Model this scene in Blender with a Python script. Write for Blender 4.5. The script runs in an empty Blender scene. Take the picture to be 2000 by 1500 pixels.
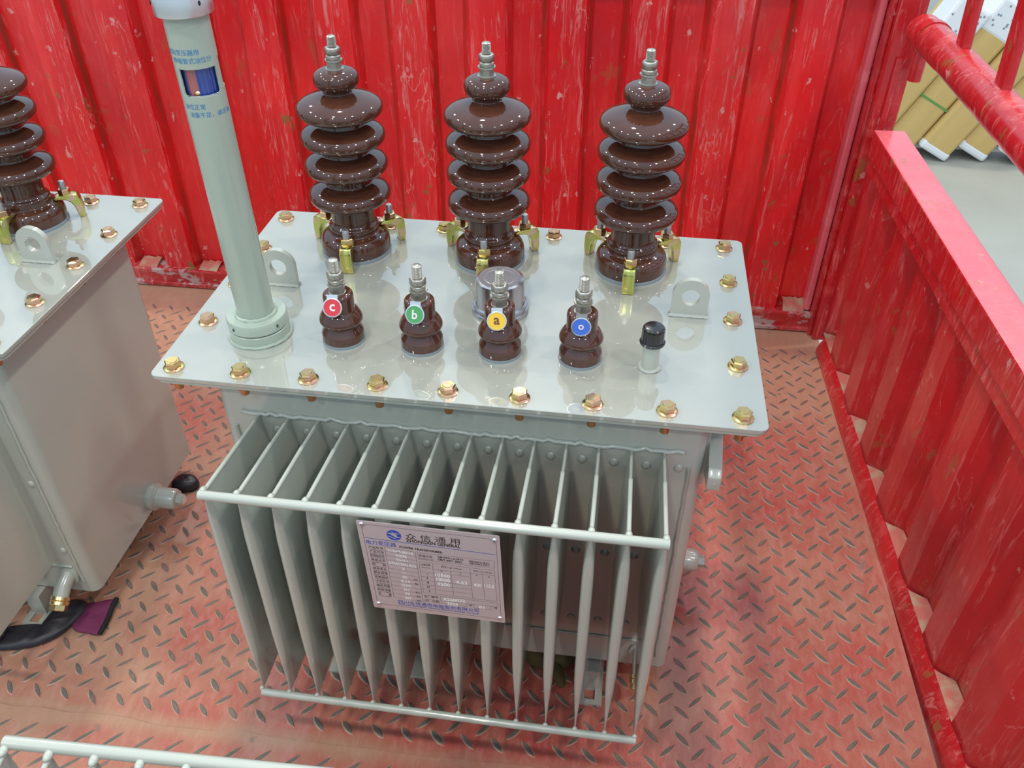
import bpy, bmesh, math, random
from mathutils import Vector, Matrix, noise
random.seed(7)
S = bpy.context.scene
C = S.collection
PI = math.pi
# ---------------------------------------------------------------- camera
cam = bpy.data.objects.new('camera', bpy.data.cameras.new('camera'))
C.objects.link(cam)
cam.data.sensor_width = 36
cam.data.lens = 29.95
cam.data.clip_start = 0.02
cam.location = (0.5384, -0.7337, 0.6127)
cam.rotation_euler = (0.9085, -0.0008, 0.14)
S.camera = cam
# ---------------------------------------------------------------- view, world, lamps
S.view_settings.view_transform = 'Standard'
S.view_settings.look = 'None'
S.view_settings.gamma = 1
S.view_settings.use_curve_mapping = False
S.view_settings.exposure = 0.0
W = bpy.data.worlds.new('hall')
S.world = W
W.use_nodes = True
nt = W.node_tree
bg = nt.nodes['Background']
tc = nt.nodes.new('ShaderNodeTexCoord')
sx = nt.nodes.new('ShaderNodeSeparateXYZ')
cr = nt.nodes.new('ShaderNodeValToRGB')
cr.color_ramp.elements[0].position = 0.0
cr.color_ramp.elements[0].color = (0.64, 0.82, 0.95, 1)
cr.color_ramp.elements[1].position = 0.42
cr.color_ramp.elements[1].color = (0.74, 1.0, 1.26, 1)
nt.links.new(tc.outputs['Generated'], sx.inputs[0])
nt.links.new(sx.outputs['Z'], cr.inputs[0])
nt.links.new(cr.outputs[0], bg.inputs[0])
bg.inputs[1].default_value = 0.86
for ly in (-5.4, -1.8, 1.8, 5.4):
    for lx in (-4.6, -0.4, 3.8):
        ld = bpy.data.lights.new('high_bay_lamp', 'AREA')
        ld.shape = 'DISK'
        ld.size = 0.36
        ld.energy = 88
        ld.color = (1.0, 0.95, 0.84)
        lo = bpy.data.objects.new('high_bay_lamp', ld)
        lo.location = (lx, ly, 5.4)
        C.objects.link(lo)
# ---------------------------------------------------------------- materials
def newmat(name):
    m = bpy.data.materials.new(name)
    m.use_nodes = True
    return m, m.node_tree, m.node_tree.nodes['Principled BSDF']
def P(b, **k):
    names = dict(rough='Roughness', metal='Metallic', coat='Coat Weight', coatr='Coat Roughness', coati='Coat IOR', ior='IOR', spec='Specular IOR Level', trans='Transmission Weight', alpha='Alpha')
    for a, v in k.items():
        if a == 'col': b.inputs['Base Color'].default_value = (*v, 1)
        else: b.inputs[names[a]].default_value = v
class N:
    """tiny node helper"""
    def __init__(s, nt): s.nt = nt; s.tc = nt.nodes.new('ShaderNodeTexCoord')
    def l(s, a, b): s.nt.links.new(a, b)
    def coord(s, scale=(1, 1, 1), rot=(0, 0, 0), loc=(0, 0, 0), kind='Object'):
        m = s.nt.nodes.new('ShaderNodeMapping'); m.inputs['Scale'].default_value = scale; m.inputs['Rotation'].default_value = rot; m.inputs['Location'].default_value = loc
        s.l(s.tc.outputs[kind], m.inputs[0]); return m.outputs[0]
    def noise(s, vec, scale, detail=4, rough=.5, dist=0):
        n = s.nt.nodes.new('ShaderNodeTexNoise'); n.inputs['Scale'].default_value = scale; n.inputs['Detail'].default_value = detail
        n.inputs['Roughness'].default_value = rough; n.inputs['Distortion'].default_value = dist
        s.l(vec, n.inputs['Vector']); return n.outputs[0]
    def voro(s, vec, scale):
        n = s.nt.nodes.new('ShaderNodeTexVoronoi'); n.inputs['Scale'].default_value = scale; s.l(vec, n.inputs['Vector']); return n.outputs['Distance']
    def ramp(s, f, a, b, inter='LINEAR'):
        r = s.nt.nodes.new('ShaderNodeMapRange'); r.interpolation_type = inter
        r.inputs['From Min'].default_value = a; r.inputs['From Max'].default_value = b; s.l(f, r.inputs['Value']); return r.outputs[0]
    def math(s, op, a, b=None):
        r = s.nt.nodes.new('ShaderNodeMath'); r.operation = op
        for i, v in enumerate((a, b)):
            if v is None: continue
            if isinstance(v, (int, float)): r.inputs[i].default_value = v
            else: s.l(v, r.inputs[i])
        return r.outputs[0]
    def mix(s, f, a, b):
        m = s.nt.nodes.new('ShaderNodeMix'); m.data_type = 'RGBA'
        for i, v in ((0, f), (6, a), (7, b)):
            if isinstance(v, (int, float)): m.inputs[i].default_value = v
            elif isinstance(v, tuple): m.inputs[i].default_value = (*v, 1)
            else: s.l(v, m.inputs[i])
        return m.outputs[2]
    def bump(s, b, h, strength=.3, dist=.002):
        n = s.nt.nodes.new('ShaderNodeBump'); n.inputs['Strength'].default_value = strength; n.inputs['Distance'].default_value = dist
        s.l(h, n.inputs['Height']); s.l(n.outputs[0], b.inputs['Normal']); return n
def simple(name, col, rough=.5, metal=0, **k):
    m, t, b = newmat(name); P(b, col=col, rough=rough, metal=metal, **k); return m
M = {}
def paint(name, col, col2, rough=.3, coat=1.0, coati=1.6, coatr=.03):
    m, t, b = newmat(name); n = N(t)
    v = n.coord()
    P(b, rough=rough, coat=coat, coatr=coatr, coati=coati)
    n.l(n.mix(n.ramp(n.noise(v, 9, 3), .35, .65), col, col2), b.inputs['Base Color'])
    n.bump(b, n.noise(v, 60, 2), .03, .0008)
    return m
M['lid'] = paint('grey_lid_enamel', (.355, .360, .310), (.335, .34, .295), coati=2.25, coatr=.012)
M['grey'] = paint('grey_enamel', (.43, .45, .395), (.415, .435, .38), .32, .8, 1.6, .12)
M['pipe'] = paint('green_grey_enamel', (.37, .43, .355), (.355, .415, .34), .3, .6, 1.5)
M['seam'] = simple('dark_joint', (.05, .06, .05), .6)
# porcelain glaze
m, t, b = newmat('brown_glaze'); n = N(t); P(b, rough=.05, ior=1.66)
n.l(n.mix(n.ramp(n.noise(n.coord(), 30, 3), .35, .7), (.064, .021, .013), (.088, .032, .018)), b.inputs['Base Color'])
n.bump(b, n.noise(n.coord(), 45, 2), .06, .001)
M['glaze'] = m
M['gasket'] = simple('grey_gasket', (.22, .26, .29), .45)
M['silver'] = simple('tinned_metal', (.42, .41, .36), .34, .8)
M['stud'] = simple('plain_steel', (.42, .42, .42), .42, .8)
M['rim'] = simple('bright_rim', (.75, .75, .78), .25, .9)
M['steel'] = simple('polished_steel', (.50, .48, .50), .24, 1)
M['steel_top'] = simple('brushed_steel_top', (.46, .43, .46), .42, .9)
M['alu'] = simple('brushed_aluminium', (.72, .71, .71), .28, .95)
def zinc(name, a, b_, c_):
    m, t, b = newmat(name); n = N(t); P(b, rough=.22, metal=1)
    oi = t.nodes.new('ShaderNodeObjectInfo')
    nz = n.noise(n.coord(), 70, 2)
    f1 = n.ramp(n.math('ADD', nz, n.math('MULTIPLY', oi.outputs['Random'], .25)), .5, .72)
    f2 = n.ramp(n.noise(n.coord((1, 1, 1), (0, 0, 0), (3, 5, 1)), 90, 2), .5, .6)
    n.l(n.mix(f2, n.mix(f1, a, b_), c_), b.inputs['Base Color'])
    return m
M['zinc'] = zinc('yellow_zinc_bolt', (.70, .49, .20), (.74, .43, .30), (.62, .52, .20))
M['zinc2'] = zinc('yellow_zinc_clamp', (.68, .56, .18), (.56, .58, .15), (.76, .54, .36))
M['rust'] = simple('coppery_nut', (.55, .26, .12), .35, .9)
M['brass'] = simple('brass', (.80, .62, .30), .25, .95)
M['black'] = simple('black_plastic', (.012, .011, .014), .25, 0, coat=.5)
M['hole'] = simple('dark_hole', (.01, .01, .01), .8)
M['red_tag'] = simple('red_tag', (.62, .03, .04), .3, 0, coat=.4)
M['green_tag'] = simple('green_tag', (.07, .32, .10), .3, 0, coat=.4)
M['yellow_tag'] = simple('yellow_tag', (.80, .50, .03), .3, 0, coat=.4)
M['blue_tag'] = simple('blue_tag', (.06, .16, .62), .3, 0, coat=.4)
M['ink_dark'] = simple('dark_ink', (.035, .018, .02), .5)
M['ink_blue'] = simple('blue_ink', (.02, .07, .42), .5)
M['ink_blue2'] = simple('sky_blue_ink', (.03, .22, .48), .5)
M['ink_white'] = simple('white_stamp', (.95, .92, .90), .5)
M['letter_pale'] = simple('pale_letter', (.78, .70, .70), .4)
M['letter_brown'] = simple('brown_letter', (.16, .06, .03), .4)
m, t, b = newmat('nameplate_steel'); n = N(t); P(b, rough=.30, metal=.35, col=(.66, .54, .54))  # pink tint is the red floor's reflection put into the base colour
n.bump(b, n.noise(n.coord((1, 40, 1)), 60, 2), .03, .0005)
M['plate'] = m
M['ind_blue'] = simple('blue_indicator', (.02, .06, .30), .15, 0, coat=1)
M['ind_red'] = simple('red_strip', (.38, .10, .10), .15, 0, coat=1)
# red truck paint with scratches, chips and dust, plus shade painted on the slopes; wear follows its own noise shapes
def redpaint(name, vert=(26, 26, 3.0), base=(.80, .018, .020), dark=(.55, .004, .012), light=(.86, .060, .060), chip=1.0, dust=0.0, proud=None):
    m, t, b = newmat(name); n = N(t)
    v = n.coord()
    vs = n.coord(vert)
    wear = 1.0
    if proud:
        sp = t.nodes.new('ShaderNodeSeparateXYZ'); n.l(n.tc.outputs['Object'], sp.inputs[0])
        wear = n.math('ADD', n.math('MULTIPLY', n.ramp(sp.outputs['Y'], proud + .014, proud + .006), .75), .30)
    c = n.mix(n.ramp(n.noise(v, 3.0, 4, .6), .35, .7), base, dark)
    c = n.mix(n.math('MULTIPLY', n.ramp(n.noise(vs, .8, 5, .65), .52, .75), .7), c, light)
    scr = n.ramp(n.noise(n.coord((70, 70, 7), (0, .12, 0)), 1.0, 6, .75, 1.2), .545, .66)
    c = n.mix(n.math('MULTIPLY', n.math('MULTIPLY', scr, .72 * chip), wear), c, (.72, .24, .22))
    scr2 = n.ramp(n.math('ABSOLUTE', n.math('SUBTRACT', n.noise(n.coord((1, 1, .28), (0, .2, 0), (4, 4, 4)), 11, 4, .6, .5), .5)), .008, .0)
    msk = n.ramp(n.noise(n.coord((1, 1, 1), (0, 0, 0), (8, 2, 6)), 7, 3), .52, .60)
    c = n.mix(n.math('MULTIPLY', n.math('MULTIPLY', n.math('MULTIPLY', scr2, msk), .55 * chip), wear), c, (.74, .34, .30))
    chips = n.ramp(n.noise(n.coord((1, 1, .6), (0, 0, 0), (2, 7, 4)), 23, 5, .62), .632, .655)
    c = n.mix(n.math('MULTIPLY', n.math('MULTIPLY', chips, .85 * chip), wear), c, (.22, .13, .035))
    ch2 = n.ramp(n.noise(n.coord((1, 1, .7), (.3, 0, 0), (9, 1, 3)), 34, 4, .6), .672, .70)
    c = n.mix(n.math('MULTIPLY', ch2, .80 * chip), c, (.68, .36, .32))
    if dust:
        d = n.ramp(n.noise(v, 7, 6, .65), .62 - dust, .72 - dust * .5)
        c = n.mix(n.math('MULTIPLY', d, .85), c, (.46, .34, .23))
        d2 = n.ramp(n.noise(n.coord((1, 1, 2), (0, 0, 0), (5, 5, 5)), 14, 5, .6), .56, .60)
        c = n.mix(n.math('MULTIPLY', d2, .8), c, (.42, .38, .36))
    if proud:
        shade_grime = n.math('MULTIPLY', n.ramp(sp.outputs['Y'], proud + .009, proud + .016), n.ramp(sp.outputs['Y'], proud + .0285, proud + .024))  # brown dirt and painted shade along the corrugation slopes
        shade_grime = n.math('MULTIPLY', shade_grime, n.ramp(n.noise(n.coord((3, 3, 1)), 6, 4, .6), .3, .6))
        c = n.mix(n.math('MULTIPLY', shade_grime, .75), c, (.20, .035, .015))
    n.l(c, b.inputs['Base Color'])
    P(b, rough=.36, coat=.40, coatr=.14)
    n.l(n.ramp(n.noise(v, 12, 4), .2, 1.1), b.inputs['Roughness'])
    n.bump(b, n.noise(n.coord((1, 1, .35)), 16, 5, .6), .35, .006)
    return m
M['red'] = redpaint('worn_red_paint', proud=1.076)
M['red2'] = redpaint('red_side_paint', (26, 26, 4.0), (.56, .014, .018), (.42, .006, .012), (.64, .06, .07), .5)
M['redrail'] = redpaint('scuffed_red_rail', (6, 30, 30), (.56, .014, .018), (.40, .006, .012), (.70, .10, .10), .75)
M['reddirty'] = redpaint('chipped_red_kerb', (6, 30, 30), (.50, .012, .016), (.36, .01, .012), (.6, .12, .12), 1, .10)
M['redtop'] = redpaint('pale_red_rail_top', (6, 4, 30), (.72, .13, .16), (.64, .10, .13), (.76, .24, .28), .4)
m, t, b = newmat('ledge_dirt'); n = N(t); P(b, rough=.8)
n.l(n.mix(n.ramp(n.noise(n.coord(), 26, 5, .6), .38, .56), (.40, .30, .20), (.46, .13, .10)), b.inputs['Base Color'])
M['dirt'] = m
# tread plate floor
m, t, b = newmat('tread_floor'); n = N(t); v = n.coord()
sep = t.nodes.new('ShaderNodeSeparateXYZ'); n.l(n.tc.outputs['Object'], sep.inputs[0])
back = n.ramp(sep.outputs['Y'], .62, .98)
front = n.ramp(sep.outputs['Y'], -.10, -.22)
c = n.mix(n.ramp(n.noise(v, 5, 5, .6), .3, .7), (.48, .045, .042), (.40, .075, .055))
d = n.math('ADD', n.ramp(n.noise(n.coord((1, 1, 1), (0, 0, .6), (3, 1, 0)), 4.2, 7, .68), .36, .72), n.math('MULTIPLY', back, .75))
d = n.math('ADD', d, n.math('MULTIPLY', front, .25))
d = n.math('ADD', d, n.math('MULTIPLY', n.ramp(sep.outputs['X'], .12, -.25), .40))
seamd = n.ramp(n.math('ABSOLUTE', n.math('ADD', sep.outputs['Y'], .127)), .022, .004)
d = n.math('ADD', d, n.math('MULTIPLY', seamd, .5))
d = n.math('MULTIPLY', n.math('MINIMUM', d, 1), .85)
c = n.mix(d, c, (.42, .26, .16))
fine = n.ramp(n.noise(n.coord((1, .35, 1), (0, 0, .7)), 90, 5, .7), .45, .75)
c = n.mix(n.math('MULTIPLY', fine, .45), c, (.60, .30, .25))
spots = n.ramp(n.noise(n.coord((1, 1, 1), (0, 0, 0), (1, 8, 2)), 26, 3, .5), .69, .74)
c = n.mix(n.math('MULTIPLY', spots, .6), c, (.13, .13, .12))
n.l(c, b.inputs['Base Color'])
P(b, rough=.45, coat=.6, coatr=.14, coati=1.6)
n.l(n.ramp(n.noise(v, 30, 5), -.6, 1.2), b.inputs['Roughness'])
n.bump(b, n.noise(v, 160, 4, .7), .25, .0015)
M['floor'] = m
m, t, b = newmat('tread_lug_steel'); n = N(t); P(b, rough=.48, metal=.1)
n.l(n.mix(n.ramp(n.noise(n.coord(), 60, 4), .35, .7), (.135, .125, .105), (.22, .165, .13)), b.inputs['Base Color'])
M['lug'] = m
m, t, b = newmat('tread_lug_dust'); n = N(t); P(b, rough=.7)
n.l(n.mix(n.ramp(n.noise(n.coord(), 60, 4), .35, .65), (.50, .33, .22), (.50, .15, .12)), b.inputs['Base Color'])
M['lugrim'] = m
m, t, b = newmat('hall_concrete'); n = N(t); P(b, rough=.5)
n.l(n.mix(n.ramp(n.noise(n.coord(), .9, 6, .6), .3, .7), (.32, .32, .28), (.41, .41, .37)), b.inputs['Base Color'])
M['concrete'] = m
m, t, b = newmat('cardboard'); n = N(t); P(b, rough=.6)
n.l(n.mix(n.ramp(n.noise(n.coord((8, 8, 1)), 1.2, 4), .3, .7), (.60, .42, .16), (.52, .35, .12)), b.inputs['Base Color'])
M['card'] = m
M['film'] = simple('white_film', (.72, .74, .78), .35, 0, coat=.3)
M['strap'] = simple('green_strap', (.10, .28, .06), .4)
M['rubber'] = simple('dark_rubber', (.022, .020, .026), .42)
M['purple'] = simple('purple_knit', (.15, .018, .072), .8)
M['hem'] = simple('black_hem', (.008, .008, .008), .8)
M['olive'] = simple('olive_canvas', (.10, .075, .025), .8)
# ---------------------------------------------------------------- mesh helpers
def BM(): return bmesh.new()
def tomesh(bm, name, mats, smooth=35):
    bmesh.ops.recalc_face_normals(bm, faces=bm.faces)
    me = bpy.data.meshes.new(name); bm.to_mesh(me); bm.free()
    for k in (mats if isinstance(mats, (list, tuple)) else [mats]): me.materials.append(M[k])
    if smooth:
        me.polygons.foreach_set('use_smooth', [True] * len(me.polygons))
        me.set_sharp_from_angle(angle=math.radians(smooth))
        for p in me.polygons:
            if len(p.vertices) > 4 or (p.area > .002 and smooth < 60): p.use_smooth = False
    return me
def obj(name, me, parent=None, loc=(0, 0, 0), rot=(0, 0, 0), scale=None, **props):
    o = bpy.data.objects.new(name, me); C.objects.link(o)
    o.location = loc; o.rotation_euler = rot
    if scale: o.scale = scale
    if parent: o.parent = parent
    for k, v in props.items(): o[k] = v
    return o
def faces(bm, vs, fs, mi=0):
    b = [bm.verts.new(v) for v in vs]
    out = []
    for f in fs:
        try:
            q = bm.faces.new([b[i] for i in f]); q.material_index = mi; out.append(q)
        except ValueError: pass
    return b
def box(bm, x0, x1, y0, y1, z0, z1, mi=0, bev=0):
    t = BM()
    faces(t, [(x, y, z) for z in (z0, z1) for x, y in ((x0, y0), (x1, y0), (x1, y1), (x0, y1))], [(3, 2, 1, 0), (4, 5, 6, 7), (0, 1, 5, 4), (1, 2, 6, 5), (2, 3, 7, 6), (3, 0, 4, 7)], mi)
    if bev: bmesh.ops.bevel(t, geom=t.edges[:], offset=bev, segments=2, affect='EDGES', profile=.5)
    for f in t.faces: f.material_index = mi
    merge(bm, t)
def merge(bm, t, mtx=None):
    if mtx: t.transform(mtx)
    me = bpy.data.meshes.new('tmp'); t.to_mesh(me); t.free(); bm.from_mesh(me); bpy.data.meshes.remove(me)
def lathe(bm, prof, seg=48, mi=0, mtx=None, cap=True):
    """prof: (r, z) from top to bottom or reverse; may hold (r, z, material)"""
    t = BM(); rings = []
    for p in prof:
        r, z = p[0], p[1]
        if r < 1e-6: rings.append([t.verts.new((0, 0, z))])
        else: rings.append([t.verts.new((r * math.cos(2 * PI * i / seg), r * math.sin(2 * PI * i / seg), z)) for i in range(seg)])
    for k in range(len(rings) - 1):
        a, b = rings[k], rings[k + 1]; m_ = prof[k + 1][2] if len(prof[k + 1]) > 2 else mi
        for i in range(seg):
            j = (i + 1) % seg
            if len(a) == 1 and len(b) == 1: continue
            if len(a) == 1: f = t.faces.new((a[0], b[i], b[j]))
            elif len(b) == 1: f = t.faces.new((a[i], b[0], a[j]))
            else: f = t.faces.new((a[i], b[i], b[j], a[j]))
            f.material_index = m_
    if cap:
        for r in (rings[0], rings[-1]):
            if len(r) > 2:
                f = t.faces.new(r); f.material_index = mi
    merge(bm, t, mtx)
def smoothprof(pts, n=4):
    """Catmull-Rom through (r,z)"""
    out = []
    for i in range(len(pts) - 1):
        p0 = pts[max(i - 1, 0)]; p1 = pts[i]; p2 = pts[i + 1]; p3 = pts[min(i + 2, len(pts) - 1)]
        for k in range(n):
            t = k / n
            out.append(tuple(max(0, .5 * ((2 * p1[j]) + (-p0[j] + p2[j]) * t + (2 * p0[j] - 5 * p1[j] + 4 * p2[j] - p3[j]) * t * t + (-p0[j] + 3 * p1[j] - 3 * p2[j] + p3[j]) * t ** 3)) if j == 0 else .5 * ((2 * p1[j]) + (-p0[j] + p2[j]) * t + (2 * p0[j] - 5 * p1[j] + 4 * p2[j] - p3[j]) * t * t + (-p0[j] + 3 * p1[j] - 3 * p2[j] + p3[j]) * t ** 3) for j in (0, 1)))
    out.append(pts[-1]); return out
def hexa(bm, r, z0, z1, ch=.0008, mi=0, rot=0.3, seg=6):
    """hexagonal nut/head with chamfered corners"""
    t = BM()
    pts = []
    for k in range(seg):
        a = rot + 2 * PI * k / seg; pts.append((r * math.cos(a), r * math.sin(a)))
    ra = r * math.cos(PI / seg)
    vs = [(x, y, z0) for x, y in pts] + [(x, y, z1 - ch) for x, y in pts] + [(x * ra / r, y * ra / r, z1) for x, y in pts]
    fs = [tuple(range(seg - 1, -1, -1)), tuple(range(2 * seg, 3 * seg))]
    for k in range(seg):
        j = (k + 1) % seg
        fs += [(k, j, seg + j, seg + k), (seg + k, seg + j, 2 * seg + j, 2 * seg + k)]
    faces(t, vs, fs, mi); merge(bm, t)
def tube(bm, pts, r, seg=10, mi=0, cap=True):
    t = BM(); pts = [Vector(p) for p in pts]; rings = []
    rr = r if isinstance(r, (list, tuple)) else [r] * len(pts)
    up = None
    for i, p in enumerate(pts):
        d = (pts[min(i + 1, len(pts) - 1)] - pts[max(i - 1, 0)]).normalized()
        if up is None: up = Vector((0, 0, 1)) if abs(d.z) < .9 else Vector((1, 0, 0))
        a = d.cross(up).normalized(); b_ = d.cross(a).normalized(); up = -b_ if False else up
        rings.append([t.verts.new(p + (a * math.cos(2 * PI * k / seg) + b_ * math.sin(2 * PI * k / seg)) * rr[i]) for k in range(seg)])
    for i in range(len(rings) - 1):
        for k in range(seg):
            j = (k + 1) % seg; f = t.faces.new((rings[i][k], rings[i][j], rings[i + 1][j], rings[i + 1][k])); f.material_index = mi
    if cap:
        for q in (rings[0], rings[-1]): t.faces.new(q).material_index = mi
    merge(bm, t)
def prism(bm, pts, h0, h1, axis='z', mi=0, bev=0):
    t = BM()
    def v(p, h): return {'z': (p[0], p[1], h), 'y': (p[0], h, p[1]), 'x': (h, p[0], p[1])}[axis]
    k = len(pts); vs = [v(p, h0) for p in pts] + [v(p, h1) for p in pts]
    faces(t, vs, [tuple(range(k - 1, -1, -1)), tuple(range(k, 2 * k))] + [(i, (i + 1) % k, k + (i + 1) % k, k + i) for i in range(k)], mi)
    if bev:
        bmesh.ops.recalc_face_normals(t, faces=t.faces)
        bmesh.ops.bevel(t, geom=t.edges[:], offset=bev, segments=2, affect='EDGES', profile=.5)
        for f in t.faces: f.material_index = mi
    merge(bm, t)
def rrect(x0, x1, y0, y1, r, n=5):
    out = []
    for cx, cy, a0 in ((x1 - r, y1 - r, 0), (x0 + r, y1 - r, 90), (x0 + r, y0 + r, 180), (x1 - r, y0 + r, 270)):
        for k in range(n + 1):
            a = math.radians(a0 + 90 * k / n); out.append((cx + r * math.cos(a), cy + r * math.sin(a)))
    return out
def sphere(bm, c, r, sc=(1, 1, 1), seg=10, mi=0):
    t = BM(); bmesh.ops.create_uvsphere(t, u_segments=seg, v_segments=max(4, seg // 2 + 1), radius=r)
    for f in t.faces: f.material_index = mi
    merge(bm, t, Matrix.Translation(c) @ Matrix.Diagonal((*sc, 1)))
_tc = {}
def textbm(s, bold=0.0):
    """flat text outline mesh normalised: x from 0 to 1, height unit kept; returns (verts, polys, w, y0, y1)"""
    if (s, bold) in _tc: return _tc[(s, bold)]
    cu = bpy.data.curves.new('lettering', 'FONT'); cu.body = s; cu.size = 1; cu.resolution_u = 2; cu.offset = bold if all(ord(q) < 256 for q in s) else 0
    o = bpy.data.objects.new('lettering', cu); C.objects.link(o)
    dg = bpy.context.evaluated_depsgraph_get(); me = bpy.data.meshes.new_from_object(o.evaluated_get(dg))
    vs = [tuple(v.co) for v in me.vertices]; ps = [tuple(p.vertices) for p in me.polygons]
    bpy.data.objects.remove(o); bpy.data.curves.remove(cu); bpy.data.meshes.remove(me)
    xs = [v[0] for v in vs]; ys = [v[1] for v in vs]
    _tc[(s, bold)] = (vs, ps, min(xs), max(xs), min(ys), max(ys)); return _tc[(s, bold)]
def copy_tree(o, parent=None):
    c = o.copy(); C.objects.link(c); c.parent = parent
    for ch in list(o.children): copy_tree(ch, c)
    return c
# ================================================================ truck bed
FZ = -0.565
YAW = math.radians(0.9)
# floor plate: front plate laps over the rear one at y = -0.125
bm = BM()
box(bm, -1.75, 1.052, -0.16, 1.062, FZ - .02, FZ)
floor = obj('floor', tomesh(bm, 'floor', 'floor', 0), rot=(0, 0, YAW), kind='structure')
floor['label'] = 'worn red tread plate truck bed dusted with sand'
bm = BM(); rnd = random.Random(3)
xs = [-1.75 + .045 * i for i in range(62)] + [1.052]
top = [(x, -.125 + rnd.uniform(-.004, .004)) for x in xs]
pts = [(-1.75, -1.3)] + [(1.052, -1.3)] + top[::-1]
t_ = BM(); k = len(pts)
prism(bm, pts, FZ - .021, FZ + .0034)
obj('floor', tomesh(bm, 'floor_front', 'floor', 0), rot=(0, 0, YAW), kind='structure')['label'] = 'front plate of the red tread floor lapped over the rear plate'
# raised lugs
def lug(bm, x, y, ang, z, L=.0152, Wd=.0038, worn=1.0):
    ca, sa = math.cos(ang), math.sin(ang)
    prof = ((-1, 0), (-.55, .78), (0, 1), (.55, .78), (1, 0), (.55, -.78), (0, -1), (-.55, -.78))
    def ring(sx, sy, h): return [bm.verts.new((x + (u * L * sx) * ca - (w * Wd * sy) * sa, y + (u * L * sx) * sa + (w * Wd * sy) * ca, z + h)) for u, w in prof]
    a = ring(1.12, 1.5, .0002); b = ring(1.0, 1.02, .0011 * worn); c = ring(.86, .72, .0019 * worn)
    for p, q, mi in ((a, b, 1), (b, c, 0)):
        for i in range(8):
            j = (i + 1) % 8; bm.faces.new((p[i], p[j], q[j], q[i])).material_index = mi
    bm.faces.new(c).material_index = 0
bm = BM(); rnd = random.Random(5)
px, py = .0446, .0422
cy, sy = math.cos(-YAW), math.sin(-YAW)
ax, ay = .7346 * cy - .1699 * sy, .7346 * sy + .1699 * cy       # one lug seen on the right
nlug = 0
for i in range(-60, 8):
    for j in range(-34, 22):
        for kind in (0, 1):
            x = ax + i * px - (.0225 if kind else 0) + rnd.uniform(-.0006, .0006); y = ay + j * py + (.0208 if kind else 0) + rnd.uniform(-.0006, .0006)
            if not (-1.7 < x < 1.03 and -1.0 < y < 1.05): continue
            w = 1.0
            if y > .72 and rnd.random() < (y - .6) * 2.2: w = .45
            if y > .97: continue
            if abs(y + .125) < .014: continue
            if y < -.125 and kind == 0: continue
            lug(bm, x, y, (PI / 4 if kind else -PI / 4) + rnd.uniform(-.05, .05), FZ + (.0028 if y < -.125 else 0), L=.0152 * (1.25 if y < -.125 else 1) * rnd.uniform(.92, 1.05), Wd=.0037 * rnd.uniform(.85, 1.1) * (.8 if kind else 1), worn=w); nlug += 1
o = obj('tread_lugs', tomesh(bm, 'tread_lugs', ['lug', 'lugrim'], 60), parent=floor, kind='stuff')
# back wall: trapezoid corrugated sheet
WY = math.radians(.6)
def corr(xs_edges, z0, z1, rows, seed, amp=.003):
    bm = BM(); grid = []
    for k in range(rows + 1):
        z = z0 + (z1 - z0) * k / rows; r = []
        for x, y in xs_edges:
            d = noise.noise(Vector((x * 9, z * 5, seed))) * amp + noise.noise(Vector((x * 25, z * 14, seed + 5))) * amp * .5
            r.append(bm.verts.new((x + d * .6, y + d, z)))
        grid.append(r)
    for k in range(rows):
        for i in range(len(xs_edges) - 1):
            bm.faces.new((grid[k][i], grid[k][i + 1], grid[k + 1][i + 1], grid[k + 1][i]))
    return bm
PER = .1645
prof = []
for k in range(-18, 1):
    xk = .945 + PER * k
    segs = [(xk - .0700 - .010, 0.0), (xk - .006, 0.0), (xk + .008, .030), (xk + PER - .0800 - .020, .030)]
    for a, b in zip(segs, segs[1:] + [(xk + PER - .080, 0.0)]):
        n_ = 3 if abs(a[1] - b[1]) < .001 else 2
        for q in range(n_): prof.append((a[0] + (b[0] - a[0]) * q / n_, a[1] + (b[1] - a[1]) * q / n_))
prof = [(x, y) for x, y in prof if x < 1.03]
PY = 1.076
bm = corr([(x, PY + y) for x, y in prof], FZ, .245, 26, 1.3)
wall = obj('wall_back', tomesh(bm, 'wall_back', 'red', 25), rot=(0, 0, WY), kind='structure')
md = wall.modifiers.new('s', 'SOLIDIFY'); md.thickness = .003; md.offset = 1
bm = BM()
box(bm, -1.9, 1.045, PY - .012, PY + .05, .235, .285, 0, .004)
obj('trim_1', tomesh(bm, 'trim', 'redrail'), rot=(0, 0, WY), kind='structure')['label'] = 'red top rail of the corrugated back wall'
bm = BM()
box(bm, -1.9, 1.045, PY - .017, PY + .035, FZ + .003, FZ + .050, 0, .004)
box(bm, -1.9, 1.045, PY - .024, PY - .015, FZ + .003, FZ + .014, 0, .002)
kerb = obj('baseboard_back', tomesh(bm, 'kerb', 'reddirty'), rot=(0, 0, WY), kind='structure')
# dirt resting on the ledge inside each recess
for k in range(-18, 1):
    xk = .945 + PER * k
    x0, x1 = xk + .012, min(xk + PER - .103, 1.04)
    if k < -10 and False: continue
    bm = BM(); rnd = random.Random(k)
    n_ = 8; vs = []
    for i in range(n_ + 1):
        x = x0 + (x1 - x0) * i / n_; h = .006 + .006 * rnd.random() + (.008 if k >= -1 else 0)
        vs += [(x, PY - .012 + .004 * rnd.random(), FZ + .0502), (x, PY + .006, FZ + .0502 + h * .7), (x, PY + .027, FZ + .0502 + h)]
    fs = []
    for i in range(n_):
        for q in range(2): fs.append((3 * i + q, 3 * i + 3 + q, 3 * i + 4 + q, 3 * i + 1 + q))
    faces(bm, vs, fs)
    obj('ledge_dirt', tomesh(bm, 'ledge_dirt', 'dirt', 60), parent=kerb, kind='stuff')
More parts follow.
